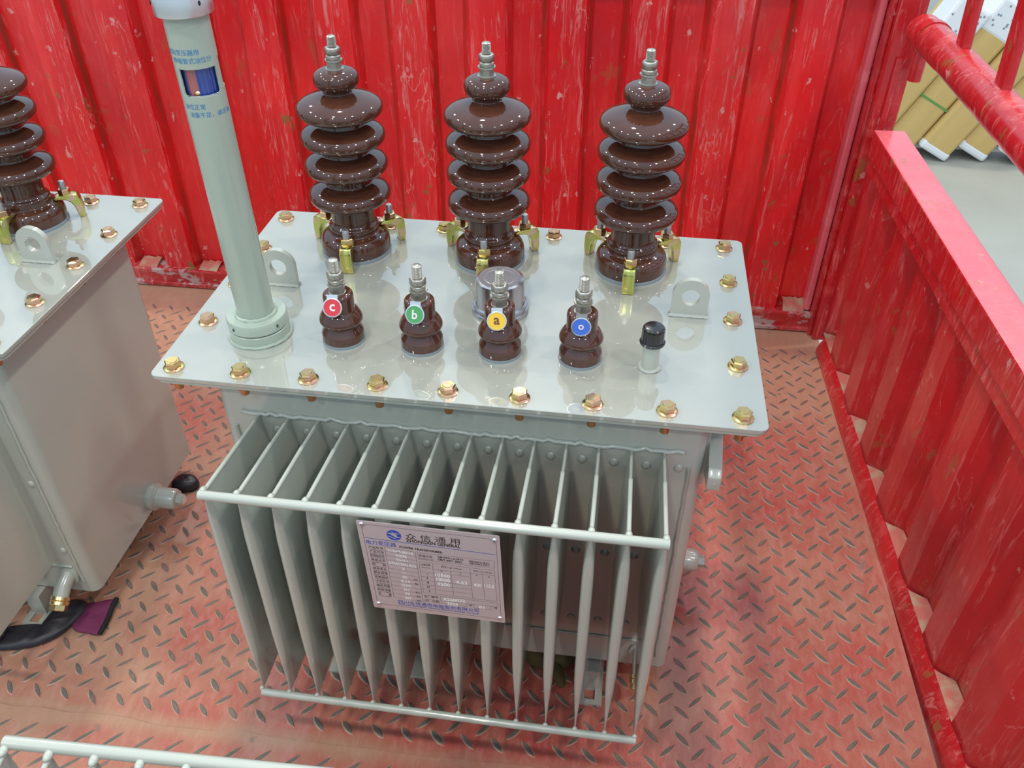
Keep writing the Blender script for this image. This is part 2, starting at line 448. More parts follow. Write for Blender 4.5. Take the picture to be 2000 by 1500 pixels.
# corner post
bm = BM()
box(bm, 1.022, 1.030, PY - .035, PY + .03, FZ, .34, 0, .002); box(bm, 1.006, 1.021, PY - .006, PY + .03, FZ + .052, .34, 1, .004)
box(bm, 1.030, 1.082, PY - .052, PY + .012, FZ, .34, 0, .004)
box(bm, 1.048, 1.060, PY - .060, PY - .050, FZ + .1, .10, 0, .002)
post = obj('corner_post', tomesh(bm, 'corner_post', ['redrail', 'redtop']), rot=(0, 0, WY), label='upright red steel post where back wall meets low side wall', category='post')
bm = BM()
tube(bm, [(1.080, .985, .070), (1.080, .985, .150)], .0125, 14)
obj('hinge_pin', tomesh(bm, 'pin', 'redrail'), parent=post)
# right low side wall, local frame: x across, y along the bed
SY = math.radians(2.2)
def side(name, bm, mat, sm=35, **kw):
    return obj(name, tomesh(bm, name, mat, sm), loc=(1.0685, 0, 0), rot=(0, 0, SY), **kw)
prof = []
for k in range(-9, 7):
    yk = .835 + .151 * k
    segs = [(yk - .151 + .029, .005), (yk - .151 + .085, .005), (yk - .040 - .000, .030), (yk, .030)]
    segs = [(yk - .126, .004), (yk - .068, .004), (yk - .036, .030), (yk, .030)]
    nxt = (yk + .025, .004)
    for a, b in zip(segs, segs[1:] + [nxt]):
        for q in range(2): prof.append((a[0] + (b[0] - a[0]) * q / 2, a[1] + (b[1] - a[1]) * q / 2))
prof = [(y, x) for y, x in prof if -.95 < y < 1.02]
bm = corr(prof, FZ + .03, -.06, 16, 4.2, .0035)
bm.transform(Matrix(((0, 1, 0, 0), (1, 0, 0, 0), (0, 0, 1, 0), (0, 0, 0, 1))))
wr = side('wall_right', bm, 'red2', 25, kind='structure')
md = wr.modifiers.new('s', 'SOLIDIFY'); md.thickness = .003; md.offset = 0
bm = BM()
prism(bm, [(-.010, FZ - .03), (-.010, FZ + .012), (-.004, FZ + .030), (.004, FZ + .043), (.045, FZ + .043), (.045, FZ - .03)], -.98, .985, 'y', 0, .0015)
bm2 = BM(); merge(bm, bm2)
br = side('baseboard_right', bm, 'redrail', kind='structure')
for k in range(-9, 2):
    yk = .835 + .151 * k
    bm = BM(); z = FZ + .0432
    faces(bm, [(.003, yk - .066, z), (.003, yk + .020, z), (.028, yk + .001, z + .004), (.029, yk - .036, z + .006), (.016, yk - .02, z + .003)], [(0, 1, 4), (1, 2, 4), (2, 3, 4), (3, 0, 4)])
    obj('ledge_dirt', tomesh(bm, 'ledge_dirt', 'dirt', 60), parent=br, kind='stuff')
bm = BM()
box(bm, -.008, .052, -.98, 1.0, -.083, -.030, 1, .003)
box(bm, -.004, .050, -.98, 1.0, -.112, -.080, 0, .002)
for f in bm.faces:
    f.material_index = 1 if f.normal.z > .9 and f.calc_center_median().z > -.032 else 0  # top face paler red: its reflected light is put into the paint colour
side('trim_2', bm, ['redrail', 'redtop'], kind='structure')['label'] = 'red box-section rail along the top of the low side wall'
# guard rail tube with stakes
g = bpy.data.objects.new('guard_rail', None); C.objects.link(g); g.location = (1.05, .97, FZ); g['label'] = 'round red tube rail with upright bars above the low side wall'; g['category'] = 'rail'
bm = BM()
tube(bm, [(1.059, .99, .162), (1.062, .93, .163), (1.066, .80, .165), (1.071, .60, .165), (1.078, .3, .165), (1.095, -.5, .165)], .030, 24)
tube(bm, [(1.061, .945, .163), (1.062, .925, .163)], .0325, 24)
bm.transform(Matrix.Translation((-1.05, -.97, -FZ)))
obj('tube_rail', tomesh(bm, 'tube', 'redrail', 61), g)
for k, y in enumerate((.79, .595, .40, .205, .01, -.185, -.38)):
    bm = BM()
    prism(bm, rrect(-.008, .008, -.020, .020, .006, 4), 0, .55)
    bm.transform(Matrix.Rotation(-.05, 4, 'Y'))
    obj('upright_bar', tomesh(bm, 'bar', 'redrail', 61), g, (1.068 + (.79 - y) * .02 - 1.05, y - .97, .165 - FZ + .018))
    bm = BM()
bm = BM(); box(bm, 1.045, 1.110, -.5, 1.0, .60, .65, 0, .004); bm.transform(Matrix.Translation((-1.05, -.97, -FZ)))
obj('top_bar', tomesh(bm, 'bar', 'redrail'), g)
# hall floor outside the truck and cartons leaning beyond
bm = BM(); box(bm, -14, 20, -14, 20, -1.72, -1.67)
obj('floor', tomesh(bm, 'hall_floor', 'concrete', 0), kind='structure')['label'] = 'pale grey concrete floor of the hall beyond the truck'
names = ['first', 'second', 'third', 'fourth', 'fifth']
LB = {0: 'brown carton leaning farthest left, mostly behind the corner post', 1: 'brown leaning carton with a green strap round its lower half',
      2: 'brown leaning carton next right of the green strapped one, white film at its foot', 3: 'brown leaning carton with a shiny white wrapped foot, third right of the post',
      4: 'brown leaning carton behind the sloping red tube rail', 5: 'brown leaning carton at the right picture edge'}
ang = math.radians(28)
def carton(x, y, i, ln=1.02, label=None):
    r = bpy.data.objects.new('carton', None); C.objects.link(r); r.location = (x, y, -1.67); r.rotation_euler = (0, ang, 0)
    r['label'] = label or LB[i]; r['category'] = 'carton'; r['group'] = 'long cardboard cartons leaning together'
    bm = BM(); box(bm, -.105, .105, -.11, .11, .085, ln, 0, .022); obj('carton_body', tomesh(bm, 'carton', 'card'), r)
    bm = BM(); box(bm, -.108, .108, -.113, .113, .058, .12, 0, .02)
    obj('end_wrap', tomesh(bm, 'wrap', 'film'), r)
    bm = BM(); box(bm, -.110, .110, -.115, .115, ln - .06, ln + .15, 0, .02)
    for k in range(14): sphere(bm, (rnd.uniform(-.09, .09), -.116, ln + rnd.uniform(-.04, .12)), .007, (1, .4, 1), 6, 1)
    obj('end_wrap', tomesh(bm, 'wrap', ['film', 'gasket']), r)
    if i == 1:
        bm = BM(); box(bm, -.1065, .1065, -.1125, .1125, .42, .434, 0); obj('strap', tomesh(bm, 'strap', 'strap'), r)
for i, x in enumerate((1.99, 2.235, 2.48, 2.725, 2.97, 3.215)): carton(x, 5.0 + .03 * (i % 2), i, .95 if i != 3 else .93)
for i, w_ in enumerate(('first', 'second', 'third', 'fourth')): carton(2.1 + .245 * i, 5.32, 9, 1.05, 'brown carton in the shaded back row, seen in the %s gap from the post' % w_)
# ================================================================ transformer
O = Vector((.36, .215, FZ))
root = bpy.data.objects.new('power_transformer', None); C.objects.link(root); root.location = O
root['label'] = 'complete grey-green power transformer in the middle with pink nameplate on its cooling fins'
root['category'] = 'transformer'; root['group'] = 'grey transformers on the truck bed'
def part(name, bm, mats, sm=35, parent=None, loc=None, rot=(0, 0, 0), **kw):
    """bm in lid coordinates (z = 0 at the lid top) unless loc is given, then local to loc"""
    if loc is None:
        bm.transform(Matrix.Translation(-O)); return obj(name, tomesh(bm, name, mats, sm), root, (0, 0, 0), rot, **kw)
    return obj(name, tomesh(bm, name, mats, sm), parent or root, Vector(loc) - (O if parent is None else Vector((0, 0, 0))), rot, **kw)
LW, LD = .72, .4368
bm = BM(); prism(bm, rrect(0, LW, 0, LD, .010), -.006, 0, 'z', 0, .0008); part('lid', bm, 'lid')
bm = BM(); prism(bm, rrect(.004, LW - .004, .004, LD - .004, .010), -.0125, -.0068); part('tank_flange', bm, 'grey')
# tank
TX0, TX1, TY0, TY1, TZ = .056, .664, .040, .392, -.512
bm = BM()
prism(bm, rrect(TX0, TX1, TY0, TY1, .014, 6), TZ, -.0125)
part('tank', bm, 'grey', 40)
# weld seams and stiffening dimples on the front sheet
bm = BM(); rnd = random.Random(11)
tube(bm, [(.085 + .0065 * i, TY0 - .0015 + rnd.uniform(-.0006, .0006), -.078 + rnd.uniform(-.0012, .0012) + (.0025 if i % 6 == 0 else 0)) for i in range(86)], .0030, 8)
tube(bm, [(TX1 - .018 + rnd.uniform(-.001, .001), TY0 - .001, -.10 - .011 * i) for i in range(36)], .0025, 6)
tube(bm, [(TX0 + .018 + rnd.uniform(-.001, .001), TY0 - .001, -.10 - .011 * i) for i in range(36)], .0025, 6)
tube(bm, [(.085 + .0065 * i, TY0 - .001, -.452 + rnd.uniform(-.0008, .0008)) for i in range(86)], .0022, 6)
part('weld_seam', bm, 'grey', 60)
FX = [.1075 + .039 * i for i in range(14)]
bm = BM()
for x in FX:
    for z in (-.104, -.415, -.27): sphere(bm, (x + .0195, TY0 + .001, z), .0065, (1, .6, 1.1), 10)
part('sheet_dimples', bm, 'grey', 60, kind='stuff')
# cooling fins
FYF = -.1205
def fin(bm):
    lv = [0, .008, .03, .07, .12, .18, .28, .5, .68, .76, .84, .90, .95, .985, 1]
    hh = [.0014, .0014, .0018, .0032, .0052, .0064, .0067, .0067, .0064, .0056, .0042, .0028, .0018, .0014, .0014]
    ys = [TY0 + .002, -.00, -.05, -.09, FYF + .006, FYF + .002, FYF]
    rings = []
    for f, h in zip(lv, hh):
        pl, pr = [], []
        for k, y in enumerate(ys):
            zt = -.0805 + (-.0605 + .0805) * (TY0 - y) / (TY0 - FYF); zb = -.436
            z = zt + (zb - zt) * f
            w = h * (1 if k < 5 else (.80 if k == 5 else .30))
            pl.append((-w, y, z)); pr.append((w, y, z))
        rings.append([bm.verts.new(p) for p in pl + pr[::-1]])
    n_ = len(rings[0])
    for a, b in zip(rings, rings[1:]):
        for i in range(n_):
            j = (i + 1) % n_; bm.faces.new((a[i], a[j], b[j], b[i]))
    bm.faces.new(rings[0]); bm.faces.new(rings[-1])
bm = BM(); fin(bm)
tube(bm, [(0, -.02, -.0725), (0, -.07, -.0667), (0, -.122, -.0604)], .0027, 8)
tube(bm, [(0, .04, -.0802), (0, -.02, -.0725)], .0020, 6)
sphere(bm, (0, -.1190, -.0582), .0046, (.9, 1.5, .8), 10)
sphere(bm, (0, -.123, -.4355), .0040, (1, 1, 1.3), 8)
fm = tomesh(bm, 'fin', 'grey', 50)
for x in FX: obj('cooling_fin', fm, root, Vector((x, 0, 0)) - O)
bm = BM(); tube(bm, [(.1065, -.126, -.0580), (.6175, -.126, -.0580)], .0056, 16); part('fin_tie_bar', bm, 'grey', 60)
bm = BM(); tube(bm, [(.1080, -.126, -.4385), (.6165, -.126, -.4385)], .0052, 16); part('fin_tie_bar', bm, 'grey', 60)
# lid bolts
def bolt_mesh(rot):
    bm = BM()
    lathe(bm, [(.0123, 0), (.0123, .0012), (.0100, .0024), (.0060, .0030)], 24)
    hexa(bm, .0098, .0020, .0105, .0016, 0, rot)
    lathe(bm, [(.0062, .0104), (.0058, .0112), (0, .0112)], 12)
    tube(bm, [(0, 0, -.030), (0, 0, -.012)], .0052, 12, 1)
    hexa(bm, .0092, -.0205, -.0125, .001, 1, rot)
    return tomesh(bm, 'bolt', ['zinc', 'rust'], 30)
BMS = [bolt_mesh(a) for a in (.1, .35, .6, .85)]
rnd = random.Random(2)
spots = [(.0235 + .0836 * i, .0195) for i in range(9)] + [(.0235 + .0836 * i, .4085) for i in range(9)]
spots += [(.0235, y) for y in (.1185, .213, .3125)] + [(.6930, y) for y in (.116, .2150, .3095)]
for x, y in spots: obj('lid_bolt', rnd.choice(BMS), root, Vector((x, y, 0)) - O)
# ---- high voltage bushing
def shed(z): return [(.0302, z + .0170), (.0325, z + .0135), (.0430, z + .0105), (.0520, z + .0075), (.0562, z + .0030), (.0568, z - .0020), (.0552, z - .0070), (.0500, z - .0108), (.0400, z - .0122), (.0305, z - .0135)]
pr = [(0, .2602), (.0120, .2602), (.0205, .2592), (.0270, .2555), (.0296, .2495), (.0290, .2430), (.0250, .2375), (.0198, .2352), (.0186, .2325), (.0188, .2300)]
pr += [(.0240, .2285), (.0350, .2258), (.0465, .2220), (.0540, .2175), (.0570, .2125), (.0566, .2070), (.0530, .2020), (.0450, .1990), (.0305, .1970)]
for z in (.1735, .1335, .0905): pr += shed(z)
pr += [(.0302, .0720), (.0302, .0520), (.0315, .0470), (.0345, .0440), (.0352, .0400), (.0345, .0345), (.0362, .0320), (.0430, .0295), (.0475, .0250), (.0495, .0180), (.0497, .0110), (.0490, .0040), (.0480, .0035)]
bm = BM(); lathe(bm, smoothprof(pr, 3), 64)
hv = tomesh(bm, 'porcelain', 'glaze', 80)
bm = BM(); lathe(bm, [(.0502, 0), (.0505, .002), (.0495, .0045), (.0400, .0045)], 48); gask = tomesh(bm, 'gasket', 'gasket', 40)
def stack(zb, r=.0057, top=.041, collar=.011):
    """threaded stud, two nuts, washer, split collar, base disc; zb = porcelain top"""
    bm = BM(); pf = [(0, zb + top), (r * .78, zb + top), (r, zb + top - .0012)]
    z = zb + top - .0016
    while z > zb + .003:
        pf += [(r, z), (r * .86, z - .0006), (r, z - .0012)]; z -= .0016
    lathe(bm, pf, 16); st = tomesh(bm, 'stud', 'silver', 45)
    bm = BM(); hexa(bm, .0100, zb + collar + .0075, zb + collar + .0165, .0012, 0, .2); n1 = tomesh(bm, 'nut', 'silver', 5)
    bm = BM(); hexa(bm, .0102, zb + collar + .0018, zb + collar + .0072, .0008, 0, .75); n2 = tomesh(bm, 'nut', 'silver', 5)
    bm = BM(); lathe(bm, [(.0060, zb + collar + .0017), (.0112, zb + collar + .0014), (.0114, zb + collar), (.0105, zb + collar - .001), (.006, zb + collar - .001)], 28); w = tomesh(bm, 'washer', 'silver', 40)
    bm = BM(); hexa(bm, .0096, zb, zb + collar - .001, .0006, 0, .5, 8); lathe(bm, [(.0118, zb - .0002), (.0118, zb + .0009), (.009, zb + .0012)], 24)
    c = tomesh(bm, 'collar', 'silver', 12)
    return [('terminal_stud', st), ('nut', n1), ('nut', n2), ('washer', w), ('collar', c)]
HS = stack(.2600)
# clamp: profile in (r, z), 16 mm wide
bm = BM()
cp = [(.0735, 0), (.0752, .012), (.0745, .030), (.0712, .0370), (.0655, .0385), (.0420, .0375), (.0372, .0350), (.0368, .0322), (.0440, .0312), (.0530, .0300), (.0590, .0262), (.0628, .0190), (.0645, .0080), (.0655, 0)]
t_ = BM(); prism(t_, cp, -.0082, .0082, 'y', 0, .0016); merge(bm, t_)
hexa_b = BM(); hexa(hexa_b, .0090, .0375, .0465, .001, 1, .3); lathe(hexa_b, [(.0095, .0372), (.0098, .0385), (.006, .0388)], 20, 0)
lathe(hexa_b, [(0, .0585), (.0040, .0585), (.0048, .0575), (.0048, .044)], 14, 2)
merge(bm, hexa_b, Matrix.Translation((.0545, 0, 0)))
clampm = tomesh(bm, 'clamp', ['zinc2', 'zinc', 'stud'], 40)
for k, (x, r0) in enumerate(((.1589, .10), (.3564, 0.02), (.5573, -.02))):
    b_ = obj('high_voltage_bushing', hv, root, Vector((x, .333, 0)) - O)
    obj('gasket', gask, b_)
    for n_, me in HS: obj(n_, me, b_)
    for a in (-90, 30, 150): obj('clamp', clampm, b_, rot=(0, 0, math.radians(a) + r0))
# ---- low voltage bushing
pl = [(0, .0690), (.0125, .0690), (.0165, .0678), (.0184, .0645), (.0186, .0560), (.0186, .0470), (.0192, .0452), (.0222, .0418), (.0256, .0358), (.0267, .0318), (.0258, .0290), (.0222, .0262), (.0206, .0236),
      (.0212, .0215), (.0238, .0172), (.0256, .0140), (.0260, .0105), (.0260, .0035)]
bm = BM(); lathe(bm, smoothprof(pl, 3), 56); lv = tomesh(bm, 'porcelain_small', 'glaze', 70)
bm = BM(); lathe(bm, [(.0264, 0), (.0266, .0015), (.0262, .0038), (.020, .0038)], 40); lg = tomesh(bm, 'gasket', 'gasket', 40)
LS = stack(.0680, .0058, .0455, .0125)
LX = (.2076, .3081, .4057, .5040)
def letter(ch, size, bold=.02):
    vs, ps, x0, x1, y0, y1 = textbm(ch, bold); sc = size / (y1 - y0)
    bm = BM(); bb = [bm.verts.new(((v[0] - (x0 + x1) / 2) * sc, (v[1] - (y0 + y1) / 2) * sc, 0)) for v in vs]
    for p in ps:
        try: bm.faces.new([bb[i] for i in p])
        except ValueError: pass
    return bm
for x, tag, ch, lm, tilt, tz, zr in zip(LX, ('red_tag', 'green_tag', 'yellow_tag', 'blue_tag'), 'cbao', ('letter_pale', 'letter_pale', 'letter_brown', 'letter_pale'), (1.10, 1.15, 1.15, 1.38), (.0605, .0600, .0600, .0610), (.10, -.08, .08, .05)):
    b_ = obj('low_voltage_bushing', lv, root, Vector((x, .1073, 0)) - O)
    obj('gasket', lg, b_)
    for n_, me in LS: obj(n_, me, b_)
    bm = BM()
    lathe(bm, [(0, -.0008), (.0110, -.0008), (.0118, 0), (.0116, .0008), (.0104, .0010), (.0102, .0006), (0, .0006)], 36, 0)
    for f in bm.faces:
        c_ = f.calc_center_median()
        if math.hypot(c_.x, c_.y) < .0102 and c_.z > .0003: f.material_index = 1
    box(bm, -.0065, .0065, .0085, .0155, -.0006, .0004, 0)
    mt = Matrix.Translation((0, -.0235, tz)) @ Matrix.Rotation(zr, 4, 'Z') @ Matrix.Rotation(tilt, 4, 'X')
    l_ = letter(ch, {'c': .0085, 'b': .011, 'a': .0085, 'o': .0065}[ch]); l_.transform(Matrix.Translation((0, 0, .0009)))
    for f in l_.faces: f.material_index = 2
    merge(bm, l_)
    bm.transform(mt)
    obj('phase_tag', tomesh(bm, 'tag', ['rim', tag, lm], 40), b_, label={'c': 'red disc marked c', 'b': 'green disc marked b', 'a': 'yellow disc marked a', 'o': 'blue disc marked o'}[ch])
# ---- oil level gauge
G = Vector((.0990, .1060, 0))
gb = BM()
lathe(gb, [(.0372, 0), (.0372, .0135), (.0360, .0145)], 56, 0)
lathe(gb, [(.0358, .0145), (.0358, .0160)], 56, 1, cap=False)
lathe(gb, [(.0366, .0160), (.0372, .0166), (.0372, .0298), (.0362, .0310), (.0230, .0310)], 56, 0, cap=False)
for a in (-118, -28, 62): sphere(gb, (.0368 * math.cos(math.radians(a)), .0368 * math.sin(math.radians(a)), .0235), .0030, (.6, .6, .9), 8, 1)
R_ = .0226; rnd = random.Random(8)
tube(gb, [(R_ * 1.06 * math.cos(.2 * i), R_ * 1.06 * math.sin(.2 * i), .0315 + rnd.uniform(-.0006, .0006)) for i in range(33)], .0026, 8)
tube(gb, [(.0385 * math.cos(.13 * i), .0385 * math.sin(.13 * i), .0012 + rnd.uniform(-.0004, .0006)) for i in range(50)], .0022, 6)
# pipe wall with two cut windows
NA = 120; zs = sorted(set([.030, .10, .2, .28] + [.306 + .0014 * i for i in range(26)] + [.36, .386]))
def cut(a, z):
    # a in degrees relative to the camera side, positive to the right
    def rr(a0, a1, z0, z1, r, ra):
        if not (a0 < a < a1 and z0 < z < z1): return False
        da = min(a - a0, a1 - a) / ra; dz = (z - z0) / r
        return not (da < 1 and dz < 1 and (1 - da) ** 2 + (1 - dz) ** 2 > 1)
    return rr(-56, 50, .3065, .3335, .005, 13) or rr(72, 150, .3095, .3420, .005, 13)
vg = [[gb.verts.new((R_ * math.cos(2 * PI * i / NA), R_ * math.sin(2 * PI * i / NA), z)) for i in range(NA)] for z in zs]
vi = [[gb.verts.new(((R_ - .0016) * math.cos(2 * PI * i / NA), (R_ - .0016) * math.sin(2 * PI * i / NA), z)) for i in range(NA)] for z in zs]
keep = {}
for k in range(len(zs) - 1):
    for i in range(NA):
        a = (math.degrees(2 * PI * (i + .5) / NA) + 62 + 180) % 360 - 180
        keep[k, i] = not cut(a, (zs[k] + zs[k + 1]) / 2)
for (k, i), ok in keep.items():
    if not ok: continue
    j = (i + 1) % NA
    gb.faces.new((vg[k][i], vg[k][j], vg[k + 1][j], vg[k + 1][i])); gb.faces.new((vi[k][j], vi[k][i], vi[k + 1][i], vi[k + 1][j]))
    if not keep[k, (i + 1) % NA]: gb.faces.new((vg[k][j], vi[k][j], vi[k + 1][j], vg[k + 1][j]))
    if not keep[k, (i - 1) % NA]: gb.faces.new((vi[k][i], vg[k][i], vg[k + 1][i], vi[k + 1][i]))
    if k + 1 < len(zs) - 1 and not keep[k + 1, i]: gb.faces.new((vg[k + 1][i], vg[k + 1][j], vi[k + 1][j], vi[k + 1][i]))
    if k > 0 and not keep[k - 1, i]: gb.faces.new((vg[k][j], vg[k][i], vi[k][i], vi[k][j]))
gauge = obj('oil_level_gauge', tomesh(gb, 'gauge', ['pipe', 'seam'], 40), root, G - O, (0, -.018, 0))
bm = BM()
lathe(bm, [(.0228, .3835), (.0288, .3840), (.0290, .3860), (.0290, .4080), (.0280, .4095), (.0232, .4100), (.0232, .4250), (.0215, .4300), (0, .4310)], 48)
for a in (-150, -30): sphere(bm, (.0287 * math.cos(math.radians(a)), .0287 * math.sin(math.radians(a)), .396), .0026, (.6, .6, 1), 8, 1)
obj('end_cap', tomesh(bm, 'cap', ['alu', 'hole'], 40), gauge)
bm = BM(); NB = 96
ra = lambda i: .0172 + (.0009 if i % 4 < 2 else 0)
lo_ = [bm.verts.new((ra(i) * math.cos(2 * PI * i / NB), ra(i) * math.sin(2 * PI * i / NB), .300)) for i in range(NB)]
hi_ = [bm.verts.new((ra(i) * math.cos(2 * PI * i / NB), ra(i) * math.sin(2 * PI * i / NB), .345)) for i in range(NB)]
for i in range(NB):
    a = (math.degrees(2 * PI * (i + .5) / NB) + 62 + 180) % 360 - 180
    f = bm.faces.new((lo_[i], lo_[(i + 1) % NB], hi_[(i + 1) % NB], hi_[i])); f.material_index = 1 if -50 < a < -13 else 0  # red over a narrow arc, blue elsewhere
bm.faces.new(lo_); bm.faces.new(hi_)
sphere(bm, (.0150 * math.cos(math.radians(-82)), .0150 * math.sin(math.radians(-82)), .3085), .0042, (1, 1, .8), 10, 2)
obj('level_indicator', tomesh(bm, 'indicator', ['ind_blue', 'ind_red', 'brass'], 50), gauge, label='blue ribbed level indicator behind the window')
bm = BM(); lathe(bm, [(.0204, .3035), (.0206, .3050), (.0206, .3068), (.0200, .3070)], 48, 0, cap=False); obj('window_ring', tomesh(bm, 'ring', 'rim', 60), gauge)
def curved_text(s, aend, z, h, R):
    vs, ps, x0, x1, y0, y1 = textbm(s, .012); sc = h / (y1 - y0); w = (x1 - x0) * sc
    bm = BM(); bb = []
    for v in vs:
        arc = (v[0] - x1) * sc; a = math.radians(-62 + aend) + arc / R
        bb.append(bm.verts.new((R * math.cos(a), R * math.sin(a), z + (v[1] - y0) * sc)))
    for p in ps:
        try: bm.faces.new([bb[i] for i in p])
        except ValueError: pass
    return bm
bm = BM()
for s, ae, z in (('密封变压器用', 10, .3480), ('伸缩管式油位计', 41, .3400), ('油位正常', -4, .2935), ('油量不足，请注油', 66, .2850)):
    merge(bm, curved_text(s, ae, z, .0057, R_ + .00025))
obj('lettering', tomesh(bm, 'lettering', 'ink_blue2', 0), gauge, label='blue Chinese instructions printed on the pipe')
# ---- lifting lugs
def dlug():
    bm = BM(); n_ = 40; w = .0235; zc = .0310; hz = .0285; hr = .0118; t0, t1 = -.004, .004
    def outer(a):
        dx, dz = math.cos(a), math.sin(a)
        best = None
        # ray from hole centre against the D outline
        for k in range(1, 600):
            r = k * .0001; x, z = dx * r, hz + dz * r
            inside = z > 0 and (abs(x) < w if z < zc else x * x + (z - zc) ** 2 < w * w)
            if not inside: return x, z
    P_ = []
    angs = sorted([2 * PI * i / n_ for i in range(n_)] + [math.atan2(-hz, w), math.atan2(-hz, -w)])
    angs = sorted(a % (2 * PI) for a in angs)
    rings = []
    for yy, fn in ((t0, 'o'), (t1, 'o'), (t1, 'i'), (t0, 'i')):
        rings.append([bm.verts.new((outer(a)[0], yy, outer(a)[1])) if fn == 'o' else bm.verts.new((hr * math.cos(a), yy, hz + hr * math.sin(a))) for a in angs])
    m_ = len(angs)
    for q in range(4):
        A, B = rings[q], rings[(q + 1) % 4]
        for i in range(m_):
            j = (i + 1) % m_; bm.faces.new((A[i], A[j], B[j], B[i]))
    rnd = random.Random(1)
    for s in (-1, 1): tube(bm, [(-.025 + .0025 * i, s * .0045, .0012 + rnd.uniform(-.0004, .0006)) for i in range(21)], .0027, 6)
    return tomesh(bm, 'lug', 'grey', 40)
lm = dlug()
for x in (.0850, .6362): obj('lifting_lug', lm, root, Vector((x, .2215, 0)) - O)
# ---- pressure relief can
bm = BM()
lathe(bm, [(.0375, 0), (.0378, .003), (.0370, .0055), (.0345, .0065), (.0345, .0085), (.0355, .0095), (.0352, .0120), (.0322, .0132), (.0318, .0150), (.0318, .0430), (.0305, .0475), (.0275, .0490), (.0255, .0487, 1), (.0200, .0488, 1), (.0197, .0485, 1), (.0192, .0488, 1), (0, .0488, 1)], 64)
part('pressure_relief_cap', bm, ['steel', 'steel_top'], 30, loc=(.3915, .2005, 0), label='polished steel can')
# ---- filler neck
bm = BM(); lathe(bm, [(.0108, 0), (.0108, .042)], 28)
rnd = random.Random(4)
tube(bm, [(.0118 * math.cos(.35 * i), .0118 * math.sin(.35 * i), .001 + rnd.uniform(0, .001)) for i in range(19)], .0024, 6)
fnk = part('filler_neck', bm, 'grey', 40, loc=(.5877, .1000, 0))
bm = BM(); NK = 48; rf = lambda i: .0132 + (.0006 if i % 4 < 2 else 0)
rr_ = [[bm.verts.new((s * rf(i) * math.cos(2 * PI * i / NK), s * rf(i) * math.sin(2 * PI * i / NK), z)) for i in range(NK)] for z, s in ((.0385, 1), (.0555, .97))]
for i in range(NK): bm.faces.new((rr_[0][i], rr_[0][(i + 1) % NK], rr_[1][(i + 1) % NK], rr_[1][i]))
bm.faces.new(rr_[0])
lathe(bm, [(.0128, .0552), (.0126, .0575), (.0108, .0592), (.0060, .0600), (0, .0602)], NK)
lathe(bm, [(.0150, .0365), (.0152, .0385), (.0140, .0398), (.0120, .0398)], NK)
obj('screw_cap', tomesh(bm, 'cap', 'black', 30), fnk, label='black ribbed screw cap')
# ---- bracket on the right end, thermometer stubs, drain valve, feet
def yz(bm, pts, x0, x1, bev=.0012): prism(bm, pts, x0, x1, 'x', 0, bev)
bm = BM(); yz(bm, [(.150, -.050), (.085, -.062), (.030, -.090), (.022, -.098), (.022, -.118), (.040, -.122), (.085, -.135), (.150, -.160)], .668, .684)
box(bm, .660, .669, .060, .150, -.145, -.060)
sphere(bm, (.676, .0215, -.108), .0016, (1, .6, 1), 6)
part('hoisting_bracket', bm, 'grey', 30)
for sgn in (1,):
    bm = BM()
    lathe(bm, [(.0245, -.004), (.0245, .010), (.0205, .0125), (.0215, .0135), (.0215, .0150), (.0190, .0160), (.0190, .0430), (.0165, .0490), (.0110, .0500)], 40)
    t_ = BM(); hexa(t_, .0105, .0495, .0610, .001); merge(bm, t_)
    lathe(bm, [(.0206, .0125), (.0206, .0137)], 40, 1, cap=False)
    bm.transform(Matrix.Rotation(PI / 2, 4, 'Y')); part('gauge_stub', bm, ['grey', 'seam'], 40, loc=(.664, .235, -.487))
bm = BM(); tube(bm, [(.624, .042, -.470), (.624, .020, -.478), (.624, .004, -.490)], .0125, 20); tube(bm, [(.624, .041, -.4745), (.624, .035, -.4745)], .018, 20)
dv = part('drain_valve', bm, 'grey', 50)
bm = BM(); t_ = BM(); lathe(t_, [(.0150, 0), (.0150, .005), (.0135, .006), (.0150, .007), (.0150, .012), (.0120, .013)], 28); hexa(t_, .0135, .012, .022, .0015)
merge(bm, t_, Matrix.Translation(Vector((.624, .007, -.4885)) - O) @ Matrix.Rotation(math.radians(128), 4, 'X'))
obj('valve_plug', tomesh(bm, 'plug', 'brass', 35), dv, label='brass hexagon plug')
for x0, x1, sg in ((.541, .567, 1), (.153, .179, -1)):
    bm = BM()
    box(bm, x0, x1, .020, .412, FZ + .005, TZ - .004, 0, .001)
    ys_ = (-.006, .438)
    # bottom flange with a slotted hole at its front end
    box(bm, x0 - .006, x0 + .005, ys_[0], ys_[1], FZ, FZ + .005); box(bm, x1 - .005, x1 + .006, ys_[0], ys_[1], FZ, FZ + .005)
    box(bm, x0 + .005, x1 - .005, ys_[0], .002, FZ, FZ + .005); box(bm, x0 + .005, x1 - .005, .020, .42, FZ, FZ + .005)
    part('base_channel', bm, 'grey', 30)
bm = BM(); box(bm, .185, .300, .002, .050, FZ, FZ + .006, 0, .001); part('packing_plate', bm, 'grey', 30)
